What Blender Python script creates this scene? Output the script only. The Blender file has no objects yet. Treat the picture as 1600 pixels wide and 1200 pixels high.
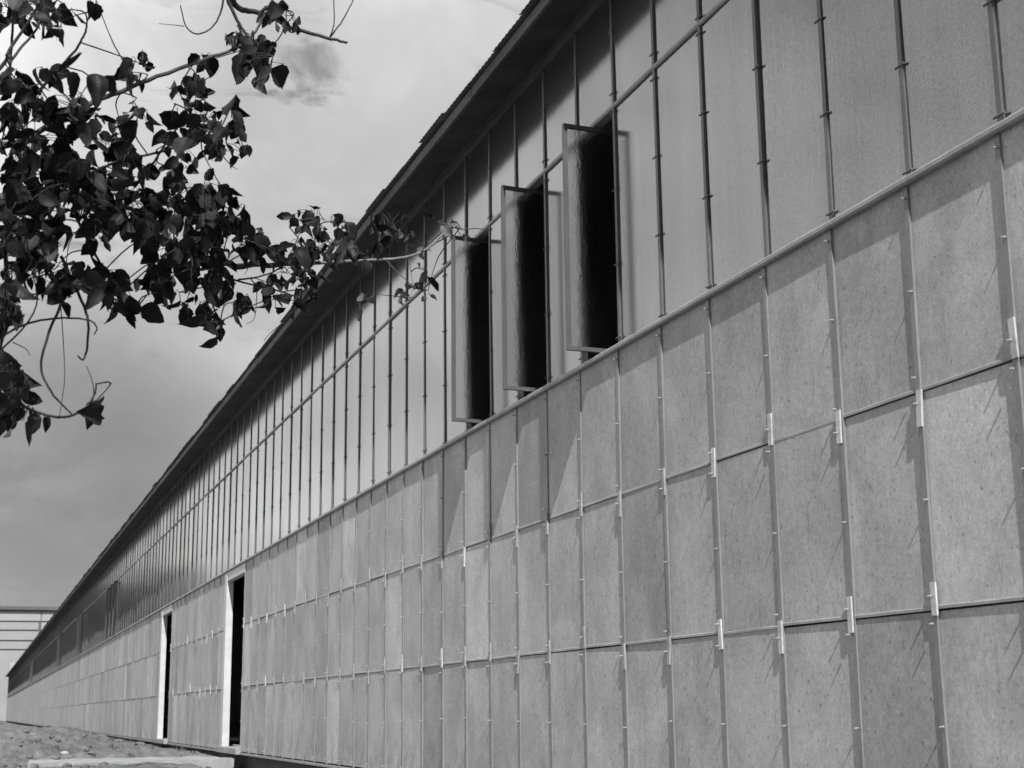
import bpy, math, random
from mathutils import Vector, Matrix, noise
rnd = random.Random(11)
S = bpy.context.scene
C = S.collection

# ------------------------------------------------------------------ camera
EYE = Vector((0.0, 0.0, 1.0))
RIGHT = Vector((0.94193757, -0.33559857, -0.01127907))
UP = Vector((-0.06218608, -0.20735197, 0.97628789))
FWD = Vector((0.32997956, 0.91890084, 0.21618217))
FPX = 2300.0                                   # focal length for a picture 1600 wide
cam = bpy.data.cameras.new('camera')
cam.sensor_width = 36.0
cam.lens = 36.0 * FPX / 1600.0
cam.clip_start = 0.05
cam.clip_end = 9000.0
cam.dof.use_dof = True
cam.dof.focus_distance = 9.0
cam.dof.aperture_fstop = 6.3
cam_ob = bpy.data.objects.new('camera', cam)
C.objects.link(cam_ob)
M4 = Matrix((RIGHT, UP, -FWD)).transposed().to_4x4()
M4.translation = EYE
cam_ob.matrix_world = M4
S.camera = cam_ob

# ------------------------------------------------------------------ sun and sky
TO_SUN = Vector((-1.2, -6.0, 6.3)).normalized()
sun = bpy.data.lights.new('sun', 'SUN')
sun.energy = 4.2
sun.angle = math.radians(0.55)
sun.color = (1.0, 1.0, 1.0)
sun_ob = bpy.data.objects.new('sun', sun)
C.objects.link(sun_ob)
sun_ob.rotation_euler = TO_SUN.to_track_quat('Z', 'Y').to_euler()
sun_ob.location = (0, -20, 40)

W = bpy.data.worlds.new('World')
S.world = W
W.use_nodes = True
nt = W.node_tree
nt.nodes.clear()
def wn(t, **k):
    n = nt.nodes.new(t)
    for a, b in k.items(): setattr(n, a, b)
    return n
def wl(a, b): nt.links.new(a, b)
def wmath(op, a, b=None, c=None, clamp=False):
    n = wn('ShaderNodeMath', operation=op, use_clamp=clamp)
    for i, v in enumerate((a, b, c)):
        if v is None: continue
        if isinstance(v, (int, float)): n.inputs[i].default_value = v
        else: wl(v, n.inputs[i])
    return n.outputs[0]
def wrange(v, a, b, c, d, smooth=True):
    n = wn('ShaderNodeMapRange')
    n.interpolation_type = 'SMOOTHSTEP' if smooth else 'LINEAR'
    wl(v, n.inputs[0])
    for i, x in enumerate((a, b, c, d)): n.inputs[i + 1].default_value = x
    return n.outputs[0]
sky = wn('ShaderNodeTexSky')
sky.sky_type = 'NISHITA'
sky.sun_disc = False
sky.sun_elevation = math.asin(TO_SUN.z)
sky.sun_rotation = math.atan2(TO_SUN.x, TO_SUN.y)
sky.dust_density = 2.0
bw = wn('ShaderNodeRGBToBW')                   # black and white film
wl(sky.outputs[0], bw.inputs[0])
tc = wn('ShaderNodeTexCoord')
nrm = wn('ShaderNodeVectorMath', operation='NORMALIZE')
wl(tc.outputs['Generated'], nrm.inputs[0])
sep = wn('ShaderNodeSeparateXYZ')
wl(nrm.outputs[0], sep.inputs[0])
# thin veil of cloud over the whole sky, projected on a flat layer
zc = wmath('MAXIMUM', sep.outputs[2], 0.0)
den = wmath('ADD', zc, 0.22)
cx = wmath('DIVIDE', sep.outputs[0], den)
cy = wmath('DIVIDE', sep.outputs[1], den)
comb = wn('ShaderNodeCombineXYZ')
wl(cx, comb.inputs[0]); wl(cy, comb.inputs[1])
def cloud_noise(scale, detail, rough, off, dist=0.0, stretch=(1, 1, 1)):
    mp = wn('ShaderNodeMapping')
    mp.inputs['Location'].default_value = off
    mp.inputs['Scale'].default_value = stretch
    wl(comb.outputs[0], mp.inputs[0])
    n = wn('ShaderNodeTexNoise')
    n.inputs['Scale'].default_value = scale
    n.inputs['Detail'].default_value = detail
    n.inputs['Roughness'].default_value = rough
    n.inputs['Distortion'].default_value = dist
    wl(mp.outputs[0], n.inputs['Vector'])
    return n.outputs[0]
n_big = cloud_noise(0.9, 3, 0.5, (3.1, 1.7, 0.0), 0.4)
n_mid = cloud_noise(2.6, 6, 0.55, (0.4, 5.2, 2.0), 0.5, (1.5, 1.0, 1))
n_wisp = cloud_noise(5.0, 7, 0.6, (7.0, 2.2, 4.0), 0.8, (1.0, 1.6, 1))
veil = wrange(n_big, 0.3, 0.7, 2.7, 3.9)
veil = wmath('ADD', veil, wrange(n_mid, 0.35, 0.7, -0.55, 0.75))
wisp_dark = wrange(n_wisp, 0.52, 0.70, 0.0, 2.2)
veil = wmath('SUBTRACT', veil, wmath('MULTIPLY', wisp_dark, wrange(sep.outputs[2], 0.20, 0.38, 0.12, 1.0)))   # wisps thin out toward the horizon
# a brighter bank of cloud up by the roof and a heavier grey bank low on the far side
def toward(d, a, b):
    v = wn('ShaderNodeVectorMath', operation='DOT_PRODUCT')
    wl(nrm.outputs[0], v.inputs[0])
    v.inputs[1].default_value = Vector(d).normalized()
    wob = wmath('MULTIPLY_ADD', n_mid, 0.008, -0.004)
    return wrange(wmath('ADD', v.outputs['Value'], wob), a, b, 0.0, 1.0)
def pix(x, y):
    return (RIGHT * (x - 800) - UP * (y - 600) + FWD * FPX).normalized()
bright = toward(pix(760, 60), math.cos(math.radians(17)), math.cos(math.radians(2)))
veil = wmath('ADD', veil, wmath('MULTIPLY', bright, 1.4))
veil = wmath('ADD', veil, wrange(sep.outputs[2], 0.02, 0.42, 1.1, 0.0))     # bright haze toward the horizon
lit_bank = toward((-0.47, 0.85, 0.30), math.cos(math.radians(38)), math.cos(math.radians(10)))
veil = wmath('MULTIPLY', veil, wmath('MULTIPLY_ADD', lit_bank, 1.8, 1.0))   # brighter cloud to the left: the glass mirrors it
dark = toward(pix(20, 790), math.cos(math.radians(11.0)), math.cos(math.radians(1.5)))
veil = wmath('MULTIPLY', veil, wmath('MULTIPLY_ADD', dark, -0.71, 1.0))
veil = wmath('MAXIMUM', veil, 0.4)
low = wrange(sep.outputs[2], -0.05, 0.0, 0.25, 1.0)
mixv = wn('ShaderNodeMix'); mixv.data_type = 'FLOAT'
mixv.inputs[0].default_value = 0.86
wl(bw.outputs[0], mixv.inputs[2]); wl(wmath('MULTIPLY', veil, low), mixv.inputs[3])
cc = wn('ShaderNodeCombineColor')
for i in range(3): wl(mixv.outputs[0], cc.inputs[i])
bg = wn('ShaderNodeBackground'); bg.inputs[1].default_value = 0.1
wl(cc.outputs[0], bg.inputs[0])
wo = wn('ShaderNodeOutputWorld'); wl(bg.outputs[0], wo.inputs[0])

S.view_settings.view_transform = 'Standard'
S.view_settings.look = 'None'
S.view_settings.gamma = 1.0
S.view_settings.use_curve_mapping = False
S.view_settings.exposure = 0.6
S.render.engine = 'CYCLES'
S.cycles.max_bounces = 10
S.cycles.transmission_bounces = 10
S.cycles.transparent_max_bounces = 12

# ------------------------------------------------------------------ material helpers
class NT:
    def __init__(s, name):
        s.m = bpy.data.materials.new(name); s.m.use_nodes = True
        s.t = s.m.node_tree; s.t.nodes.clear()
        s.out = s.n('ShaderNodeOutputMaterial')
        s.geo = s.n('ShaderNodeNewGeometry'); s.tc = s.n('ShaderNodeTexCoord')
        s.pos = s.geo.outputs['Position']
    def n(s, t, **k):
        n = s.t.nodes.new(t)
        for a, b in k.items(): setattr(n, a, b)
        return n
    def l(s, a, b): s.t.links.new(a, b)
    def math(s, op, a, b=None, c=None, clamp=False):
        n = s.n('ShaderNodeMath', operation=op, use_clamp=clamp)
        for i, v in enumerate((a, b, c)):
            if v is None: continue
            if isinstance(v, (int, float)): n.inputs[i].default_value = v
            else: s.l(v, n.inputs[i])
        return n.outputs[0]
    def rng(s, v, a, b, c, d):
        n = s.n('ShaderNodeMapRange'); n.interpolation_type = 'SMOOTHSTEP'
        s.l(v, n.inputs[0])
        for i, x in enumerate((a, b, c, d)): n.inputs[i + 1].default_value = x
        return n.outputs[0]
    def noise(s, scale, detail=4, rough=0.5, stretch=(1, 1, 1), vec=None, dist=0):
        mp = s.n('ShaderNodeMapping'); mp.inputs['Scale'].default_value = stretch
        s.l(vec or s.pos, mp.inputs[0])
        n = s.n('ShaderNodeTexNoise')
        n.inputs['Scale'].default_value = scale; n.inputs['Detail'].default_value = detail
        n.inputs['Roughness'].default_value = rough; n.inputs['Distortion'].default_value = dist
        s.l(mp.outputs[0], n.inputs['Vector'])
        return n.outputs[0]
    def grey(s, v):
        c = s.n('ShaderNodeCombineColor')
        for i in range(3):
            if isinstance(v, (int, float)): c.inputs[i].default_value = v
            else: s.l(v, c.inputs[i])
        return c.outputs[0]
    def bump(s, h, strength, dist):
        b = s.n('ShaderNodeBump'); b.inputs['Strength'].default_value = strength
        b.inputs['Distance'].default_value = dist
        s.l(h, b.inputs['Height']); return b.outputs[0]
    def principled(s, v, rough=0.6, normal=None, spec=0.4, metal=0.0):
        p = s.n('ShaderNodeBsdfPrincipled')
        s.l(s.grey(v), p.inputs['Base Color'])
        if isinstance(rough, (int, float)): p.inputs['Roughness'].default_value = rough
        else: s.l(rough, p.inputs['Roughness'])
        p.inputs['Specular IOR Level'].default_value = spec
        p.inputs['Metallic'].default_value = metal
        if normal is not None: s.l(normal, p.inputs['Normal'])
        return p.outputs[0]
    def end(s, sh): s.l(sh, s.out.inputs['Surface']); return s.m

def simple(name, v, rough=0.6, var=0.2, scale=6.0, spec=0.4, bump=0.0, bscale=40.0, stretch=(1, 1, 1), metal=0.0):
    t = NT(name)
    a = t.noise(scale, 5, 0.6, stretch)
    b = t.noise(scale * 9, 3, 0.6, stretch)
    k = t.math('ADD', t.rng(a, 0.25, 0.75, 1 - var, 1 + var), t.rng(b, 0.3, 0.7, -var * 0.35, var * 0.35))
    nm = t.bump(t.noise(bscale, 4, 0.6, stretch), bump, 0.01) if bump else None
    return t.end(t.principled(t.math('MULTIPLY', k, v), rough, nm, spec, metal))

PITCH, Y0 = 0.61, 4.993                      # one bay, and where bay line 0 stands
def by(i): return Y0 + PITCH * i
XW = 3.58                                    # outer face of the boards
XG = 3.60                                    # outer face of the glass
Z_BASE, Z_J2, Z_J1, Z_TR, Z_UT, Z_TOP = 0.46, 1.37, 2.26, 3.16, 4.75, 5.59

def board_mat():
    t = NT('fibre_board')
    sp = t.n('ShaderNodeSeparateXYZ'); t.l(t.pos, sp.inputs[0])
    iy = t.math('FLOOR', t.math('DIVIDE', t.math('SUBTRACT', sp.outputs[1], Y0), PITCH))
    iz = t.math('FLOOR', t.math('DIVIDE', t.math('SUBTRACT', sp.outputs[2], Z_BASE + 0.005), 0.9))
    cv = t.n('ShaderNodeCombineXYZ'); t.l(iy, cv.inputs[0]); t.l(iz, cv.inputs[1]); cv.inputs[2].default_value = 7.0
    wnz = t.n('ShaderNodeTexWhiteNoise'); wnz.noise_dimensions = '3D'; t.l(cv.outputs[0], wnz.inputs[0])
    r = wnz.outputs['Value']
    tone = t.math('MULTIPLY_ADD', r, 0.09, 0.35)
    tone = t.math('ADD', tone, t.rng(r, 0.90, 0.93, 0.0, 0.07))
    tone = t.math('SUBTRACT', tone, t.rng(r, 0.16, 0.10, 0.0, 0.04))
    off = t.n('ShaderNodeVectorMath', operation='SCALE'); t.l(wnz.outputs['Color'], off.inputs[0]); off.inputs['Scale'].default_value = 31.0
    v = t.n('ShaderNodeVectorMath', operation='ADD'); t.l(t.pos, v.inputs[0]); t.l(off.outputs[0], v.inputs[1])
    vec = v.outputs[0]
    blot = t.rng(t.noise(2.2, 4, 0.55, (1, 1, 0.8), vec, 0.6), 0.3, 0.72, 0.86, 1.15)
    fine = t.rng(t.noise(95, 3, 0.7, (1, 1, 0.8), vec), 0.28, 0.72, 0.84, 1.16)
    mid = t.rng(t.noise(30, 3, 0.6, (1, 1, 0.85), vec), 0.3, 0.7, 0.92, 1.08)
    fl = t.noise(50, 2, 0.5, (1, 1.1, 0.75), vec)
    dark = t.rng(fl, 0.635, 0.72, 1.0, 0.60)
    light = t.rng(t.noise(46, 2, 0.5, (1, 1.1, 0.8), vec, 0.3), 0.66, 0.76, 1.0, 1.3)
    streak = t.rng(t.noise(6, 3, 0.6, (1, 1.4, 0.06), vec), 0.35, 0.7, 0.975, 1.03)
    run_ = t.rng(t.noise(11, 3, 0.6, (1, 1.6, 0.09), vec, 0.2), 0.60, 0.74, 1.0, 0.86)
    fade = t.rng(t.noise(1.3, 3, 0.5, (1, 1, 0.6), vec), 0.58, 0.72, 1.0, 1.14)
    splash = t.math('MULTIPLY', t.rng(sp.outputs[2], Z_BASE, Z_BASE + 0.45, 1.0, 0.0), t.rng(t.noise(8, 5, 0.65), 0.42, 0.66, 0.0, 0.28))
    splash = t.math('SUBTRACT', 1.0, splash)
    k = t.math('MULTIPLY', blot, fine)
    for q in (mid, dark, light, streak, run_, fade, splash): k = t.math('MULTIPLY', k, q)
    nm = t.bump(t.math('ADD', t.noise(70, 4, 0.65, (1, 1, 0.5), vec), t.noise(3.0, 2, 0.5, (1, 1, 0.6), vec)), 0.10, 0.004)
    return t.end(t.principled(t.math('MULTIPLY', k, tone), 0.75, nm, 0.25))

def glass_mat(name, diff, mix_diff, rough, bmp, ior, blur):
    t = NT(name)
    ham = t.noise(55, 2, 0.5, (1, 1, 0.8))
    rib = t.noise(16, 2, 0.5, (1, 1.0, 0.5))
    spz = t.n('ShaderNodeSeparateXYZ'); t.l(t.pos, spz.inputs[0])
    wob = t.math('MULTIPLY_ADD', t.noise(14, 3, 0.6), 0.012, spz.outputs[2])
    ribs = t.math('MULTIPLY_ADD', t.math('SINE', t.math('MULTIPLY', wob, 2 * math.pi / 0.017)), 0.5, 0.5)
    h = t.math('MULTIPLY_ADD', ham, 0.6, t.math('MULTIPLY', rib, 0.6))
    nm = t.bump(h, min(1.0, bmp), 0.006 * max(1.0, bmp))
    # two faces of the sheet reflect: R = 2F / (1 + F)
    fr = t.n('ShaderNodeFresnel'); fr.inputs['IOR'].default_value = ior; t.l(nm, fr.inputs['Normal'])
    refl = t.math('DIVIDE', t.math('MULTIPLY', fr.outputs[0], 2.0), t.math('ADD', fr.outputs[0], 1.0))
    gl = t.n('ShaderNodeBsdfGlossy'); gl.inputs['Roughness'].default_value = rough
    tr_ = t.n('ShaderNodeBsdfRefraction'); tr_.inputs['Roughness'].default_value = blur
    tr_.inputs['IOR'].default_value = 1.45
    t.l(t.grey(0.9), tr_.inputs['Color']); t.l(nm, tr_.inputs['Normal'])
    dirt = t.rng(t.noise(1.6, 4, 0.6, (1, 1, 0.35)), 0.3, 0.7, 0.86, 1.14)
    fine = t.rng(t.noise(70, 3, 0.7, (1, 1, 0.12)), 0.3, 0.7, 0.93, 1.07)
    t.l(t.grey(t.math('MULTIPLY', t.math('MULTIPLY', t.math('MULTIPLY', t.rng(t.noise(75, 3, 0.7, (1, 1, 0.75)), 0.3, 0.7, 0.73, 1.0), t.rng(t.noise(42, 3, 0.6, (1, 1, 0.03)), 0.3, 0.7, 0.92, 1.0)), t.math('MULTIPLY_ADD', ribs, 0.10, 0.90)), t.rng(t.noise(3.0, 5, 0.6, (1, 1, 0.12)), 0.3, 0.7, 0.90, 1.0))), gl.inputs['Color']); t.l(nm, gl.inputs['Normal'])
    df = t.n('ShaderNodeBsdfDiffuse')
    t.l(t.grey(t.math('MULTIPLY', t.math('MULTIPLY', dirt, fine), diff)), df.inputs['Color'])
    body = t.n('ShaderNodeMixShader'); body.inputs[0].default_value = mix_diff
    t.l(tr_.outputs[0], body.inputs[1]); t.l(df.outputs[0], body.inputs[2])
    mx = t.n('ShaderNodeMixShader'); t.l(refl, mx.inputs[0])
    t.l(body.outputs[0], mx.inputs[1]); t.l(gl.outputs[0], mx.inputs[2])
    return t.end(mx.outputs[0])

MT = {}
MT['board'] = board_mat()
MT['glass'] = glass_mat('patterned_glass', 0.10, 0.5, 0.12, 0.05, 1.8, 0.35)
MT['pane'] = glass_mat('hammered_glass', 0.2, 0.0, 0.11, 0.95, 1.45, 0.22)
MT['bar'] = simple('painted_bar', 0.11, 0.5, 0.15, 3)
MT['strip'] = simple('zinc_strip', 0.19, 0.5, 0.15, 3)
MT['clip'] = simple('bright_clip', 0.46, 0.45, 0.25, 8)
MT['clip_dull'] = simple('weathered_clip', 0.28, 0.6, 0.25, 12)
MT['rail'] = simple('grey_rail', 0.29, 0.55, 0.18, 5)
MT['bolt'] = simple('bolt_metal', 0.30, 0.45, 0.1, 30)
MT['frame'] = simple('window_frame_paint', 0.08, 0.5, 0.15, 5)
MT['white'] = simple('white_paint', 0.50, 0.6, 0.12, 5)
MT['inside'] = simple('interior', 0.35, 0.9, 0.1, 1)
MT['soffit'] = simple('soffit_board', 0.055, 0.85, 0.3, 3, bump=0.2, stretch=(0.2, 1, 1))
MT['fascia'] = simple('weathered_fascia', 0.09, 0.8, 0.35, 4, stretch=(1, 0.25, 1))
MT['roof'] = simple('roof_sheet', 0.16, 0.7, 0.25, 2)
MT['plinth'] = simple('dark_plinth', 0.06, 0.9, 0.3, 3, bump=0.3)
MT['concrete'] = simple('pale_concrete', 0.27, 0.85, 0.22, 3, bump=0.4, bscale=12)
MT['bark'] = simple('bark', 0.05, 0.8, 0.35, 30, bump=0.4, bscale=90)
MT['bark_pale'] = simple('pale_twig_bark', 0.16, 0.7, 0.3, 40)
MT['stone'] = simple('pale_stone', 0.4, 0.8, 0.2, 9, bump=0.4)
MT['far_wall'] = simple('far_wall', 0.27, 0.8, 0.06, 0.3)
MT['far_pale'] = simple('far_pale_panel', 0.30, 0.8, 0.05, 0.3)
MT['far_dark'] = simple('far_dark_band', 0.10, 0.8, 0.2, 0.5)
MT['tree_leaf'] = simple('distant_leaf', 0.05, 0.6, 0.4, 0.6)

def leaf_mat(name, v):
    t = NT(name)
    sp = t.n('ShaderNodeSeparateXYZ'); t.l(t.tc.outputs['UV'], sp.inputs[0])
    ax = t.math('ABSOLUTE', t.math('SUBTRACT', sp.outputs[0], 0.5))
    ph = t.math('SUBTRACT', t.math('MULTIPLY', sp.outputs[1], 9.0), t.math('MULTIPLY', ax, 5.0))
    w = t.math('ABSOLUTE', t.math('SUBTRACT', t.math('FRACT', ph), 0.5))
    vein = t.rng(w, 0.0, 0.12, 1.0, 0.0)
    mid = t.rng(ax, 0.0, 0.03, 1.0, 0.0)
    vv = t.math('MAXIMUM', vein, mid)
    oi = t.n('ShaderNodeObjectInfo')
    k = t.math('MULTIPLY_ADD', oi.outputs['Random'], 1.1, 0.6)
    k = t.math('MULTIPLY', k, t.math('MULTIPLY_ADD', vv, 0.35, 1.0))
    k = t.math('MULTIPLY', k, t.rng(t.noise(30, 3), 0.3, 0.7, 0.8, 1.2))
    nm = t.bump(t.math('MULTIPLY', vv, -1.0), 0.5, 0.002)
    return t.end(t.principled(t.math('MULTIPLY', k, v), 0.5, nm, 0.18))
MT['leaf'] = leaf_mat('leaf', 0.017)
MT['leaf_lit'] = leaf_mat('leaf_sunlit_tone', 0.10)  # same leaf, with sunlight put into a lighter base colour

def soil_mat():
    t = NT('dry_soil')
    a = t.rng(t.noise(0.8, 5, 0.6), 0.3, 0.7, 0.75, 1.2)
    b = t.rng(t.noise(7, 5, 0.65), 0.3, 0.7, 0.7, 1.3)
    c = t.rng(t.noise(45, 4, 0.65), 0.3, 0.7, 0.85, 1.15)
    k = t.math('MULTIPLY', t.math('MULTIPLY', a, b), c)
    nm = t.bump(t.math('ADD', t.noise(12, 6, 0.65), t.noise(40, 4, 0.6)), 0.7, 0.04)
    return t.end(t.principled(t.math('MULTIPLY', k, 0.15), 0.9, nm, 0.2))
MT['soil'] = soil_mat()

# ------------------------------------------------------------------ mesh helpers
class MB:
    def __init__(s): s.v = []; s.f = []; s.uv = None
    def box(s, x0, x1, y0, y1, z0, z1):
        b = len(s.v)
        s.v += [(x0,y0,z0),(x1,y0,z0),(x1,y1,z0),(x0,y1,z0),(x0,y0,z1),(x1,y0,z1),(x1,y1,z1),(x0,y1,z1)]
        s.f += [tuple(b+i for i in q) for q in ((0,3,2,1),(4,5,6,7),(0,1,5,4),(1,2,6,5),(2,3,7,6),(3,0,4,7))]
        return s
    def prism(s, prof, y0, y1):
        """profile of (x, z) points carried along y"""
        b = len(s.v); n = len(prof)
        s.v += [(x, y0, z) for x, z in prof] + [(x, y1, z) for x, z in prof]
        s.f += [(b+i, b+(i+1)%n, b+n+(i+1)%n, b+n+i) for i in range(n)]
        s.f += [tuple(b+i for i in range(n-1, -1, -1)), tuple(b+n+i for i in range(n))]
        return s
    def tube(s, pts, rad, n=6, cap=True):
        pts = [Vector(p) for p in pts]
        if isinstance(rad, (int, float)): rad = [rad] * len(pts)
        b = len(s.v)
        prev = None
        for i, p in enumerate(pts):
            d = (pts[min(i+1, len(pts)-1)] - pts[max(i-1, 0)])
            if d.length < 1e-9: d = Vector((0, 0, 1))
            d.normalize()
            a = prev - d * prev.dot(d) if prev is not None else (Vector((0, 0, 1)).cross(d) if abs(d.z) < 0.9 else Vector((1, 0, 0)).cross(d))
            if a.length < 1e-6: a = Vector((1, 0, 0)).cross(d)
            a.normalize(); prev = a; c = d.cross(a)
            for k in range(n):
                w = 2 * math.pi * k / n
                s.v.append(tuple(p + (a * math.cos(w) + c * math.sin(w)) * rad[i]))
        for i in range(len(pts) - 1):
            for k in range(n):
                s.f.append((b+i*n+k, b+i*n+(k+1)%n, b+(i+1)*n+(k+1)%n, b+(i+1)*n+k))
        if cap:
            s.f.append(tuple(b+k for k in range(n-1, -1, -1)))
            e = b + (len(pts)-1)*n
            s.f.append(tuple(e+k for k in range(n)))
        return s
    def mesh(s, name, mat, smooth=False):
        me = bpy.data.meshes.new(name)
        me.from_pydata(s.v, [], s.f)
        if smooth:
            me.polygons.foreach_set('use_smooth', [True] * len(me.polygons))
        if s.uv:
            u = me.uv_layers.new(name='UVMap')
            for lp in me.loops: u.data[lp.index].uv = s.uv[lp.vertex_index]
        me.materials.append(mat); me.update()
        return me
    def obj(s, name, mat, parent=None, smooth=False, kind=None):
        return put(name, s.mesh(name, mat, smooth), parent, kind=kind)
def put(name, me, parent=None, loc=(0, 0, 0), rot=(0, 0, 0), kind=None):
    o = bpy.data.objects.new(name, me); C.objects.link(o)
    o.location = loc; o.rotation_euler = rot
    if parent is not None: o.parent = parent
    if kind: o['kind'] = kind
    return o
def thing(name, label, cat, loc=(0, 0, 0), group=None):
    o = bpy.data.objects.new(name, None); C.objects.link(o)
    o.location = loc; o.empty_display_size = 0.2
    o['label'] = label; o['category'] = cat
    if group: o['group'] = group
    return o
def tag(o, label, cat, group=None):
    o['label'] = label; o['category'] = cat
    if group: o['group'] = group
    return o

# ================================================================== GROUND
def smooth(a, b, x):
    t = max(0.0, min(1.0, (x - a) / (b - a))); return t * t * (3 - 2 * t)
def ground_h(x, y):
    h = 0.02 + 0.33 * smooth(17.5, 25.0, y) - 0.10 * smooth(45, 120, y)
    amp = smooth(14, 26, y) * (1 - 0.6 * smooth(80, 200, y))
    p = Vector((x * 0.55, y * 0.30, 3.0))
    lump = noise.noise(p) * 0.20 + noise.noise(Vector((x * 1.5, y * 0.8, 9.0))) * 0.15 + noise.noise(Vector((x * 3.3, y * 2.0, 1.0))) * 0.10 + noise.noise(Vector((x * 8, y * 5, 4.0))) * 0.03
    lump *= 1.35
    edge = 1 - 0.75 * smooth(2.3, 3.4, x)
    far = 1 - smooth(30, 90, abs(x))
    h += lump * amp * edge * far
    h += 0.20 * amp * far * math.exp(-((y - 33) / 5.0) ** 2) * math.exp(-((x - 0.9) / 1.3) ** 2)
    h += 0.22 * amp * far * math.exp(-((y - 44) / 7.0) ** 2) * math.exp(-((x - 1.9) / 1.0) ** 2)
    h -= 0.25 * amp * far * math.exp(-((y - 28.5) / 1.6) ** 2) * math.exp(-((x - 0.45) / 0.5) ** 2)
    h += 0.02 * noise.noise(Vector((x * 3, y * 3, 5.0)))
    # slab sits in a levelled patch
    k = smooth(20.0, 20.8, y) * (1 - smooth(23.4, 24.2, y)) * smooth(0.0, 0.6, x)
    h = h * (1 - k) + 0.22 * k
    bank = smooth(16.0, 19.0, y) * (1 - smooth(21.1, 21.5, y)) * smooth(0.2, 0.9, x) * (1 - smooth(2.7, 3.2, x))
    return h + bank * max(0.0, 0.335 + 0.07 * noise.noise(Vector((x * 4, y * 4, 8.0))) - h)
def axis(stops):
    out = []
    for a, b, n in stops:
        out += [a + (b - a) * i / n for i in range(n)]
    out.append(stops[-1][1]); return out
xs = axis([(-3000, -200, 6), (-200, -20, 18), (-20, -5, 20), (-5, 3.56, 72), (3.56, 40, 6), (40, 3000, 8)])
ys = axis([(-3000, -100, 6), (-100, -5, 12), (-5, 17, 40), (17, 60, 290), (60, 240, 160), (240, 4000, 12)])
g = MB()
for y in ys:
    for x in xs: g.v.append((x, y, ground_h(x, y) if x < 3.6 else min(ground_h(3.5, y), 0.3) - 0.02))
nx = len(xs)
for j in range(len(ys) - 1):
    for i in range(nx - 1): g.f.append((j*nx+i, j*nx+i+1, (j+1)*nx+i+1, (j+1)*nx+i))
go = g.obj('ground', MT['soil'], None, True, 'structure')

# ================================================================== LONG SHED
N0, NEAR, N1 = -12, 60, 305
shed = thing('factory_shed', 'long low industrial shed with patterned glass strip above pale board panels and dark eaves', 'building', (XW, by(N0), 0.46))
shed.location = (0, 0, 0)
DOORS = [(27, 30), (41, 44)]
def door_bay(i): return any(a <= i < b for a, b in DOORS)
PIVOT = {5: 0.0, 7: 0.0, 9: 0.0, 63: 1.2, 65: 1.2, 67: 1.2, 86: 0.5, 109: 0.5, 168: 0.5}
R = random.Random(5)

# --- interior shell
YA, YB = by(N0), by(N1)
MB().box(3.95, 16.0, YA, YB, 0.30, 0.50).obj('floor_slab', MT['inside'], shed)
MB().box(16.0, 16.2, YA, YB, 0.30, 7.9).obj('back_wall', MT['inside'], shed)
MB().box(3.66, 15.99, YB - 0.15, YB - 0.01, 0.52, 7.3).obj('end_wall', MT['inside'], shed)
MB().box(3.66, 15.99, YA + 0.01, YA + 0.15, 0.52, 7.3).obj('end_wall', MT['inside'], shed)
b = MB(); b.prism([(3.605, 5.62), (16.2, 7.89), (16.2, 7.94), (3.605, 5.67)], YA, YB); b.obj('roof_deck', MT['inside'], shed)
# --- plinth and sill under the boards
b = MB()
b.box(3.66, 3.94, YA, YB, -0.3, 0.425)
b.obj('plinth', MT['plinth'], shed)
for k in range(N0, N1, 8):
    a, c = k, min(k + 8, N1)
    segs = [(a, c)]
    for d0, d1 in DOORS:
        ns = []
        for s0, s1 in segs:
            if d1 <= s0 or d0 >= s1: ns.append((s0, s1))
            else:
                if s0 < d0: ns.append((s0, d0))
                if d1 < s1: ns.append((d1, s1))
        segs = ns
    for s0, s1 in segs:
        MB().box(3.555, 3.72, by(s0) + 0.002, by(s1) - 0.002, 0.428, 0.453).obj('sill', MT['rail'], shed)

# --- boards, three rows
rows = [(Z_BASE, Z_J2), (Z_J2, Z_J1), (Z_J1, Z_TR)]
pms = [MB().box(0, 0.022, -0.3015, 0.3015, 0.008, z1 - z0 - (0.009 if k < 2 else 0.0)).mesh('panel', MT['board']) for k, (z0, z1) in enumerate(rows)]
far = MB()
for i in range(N0, N1):
    if door_bay(i): continue
    for row, (z0, z1) in enumerate(rows):
        if i < NEAR:
            o = put('panel', pms[row], shed, (XW + R.uniform(-0.0015, 0.0035), by(i + 0.5) + R.uniform(-.001, .001), z0 + 0.002), (R.uniform(-.002, .002), R.uniform(-.003, .003), R.uniform(-.006, .006)))
        else:
            dx = R.uniform(-0.002, 0.004)
            far.box(XW + dx, XW + dx + 0.02, by(i) + .003, by(i + 1) - .003, z0 + .009, z1 - .009)
far.obj('panel_run', MT['board'], shed, kind='stuff')

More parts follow.
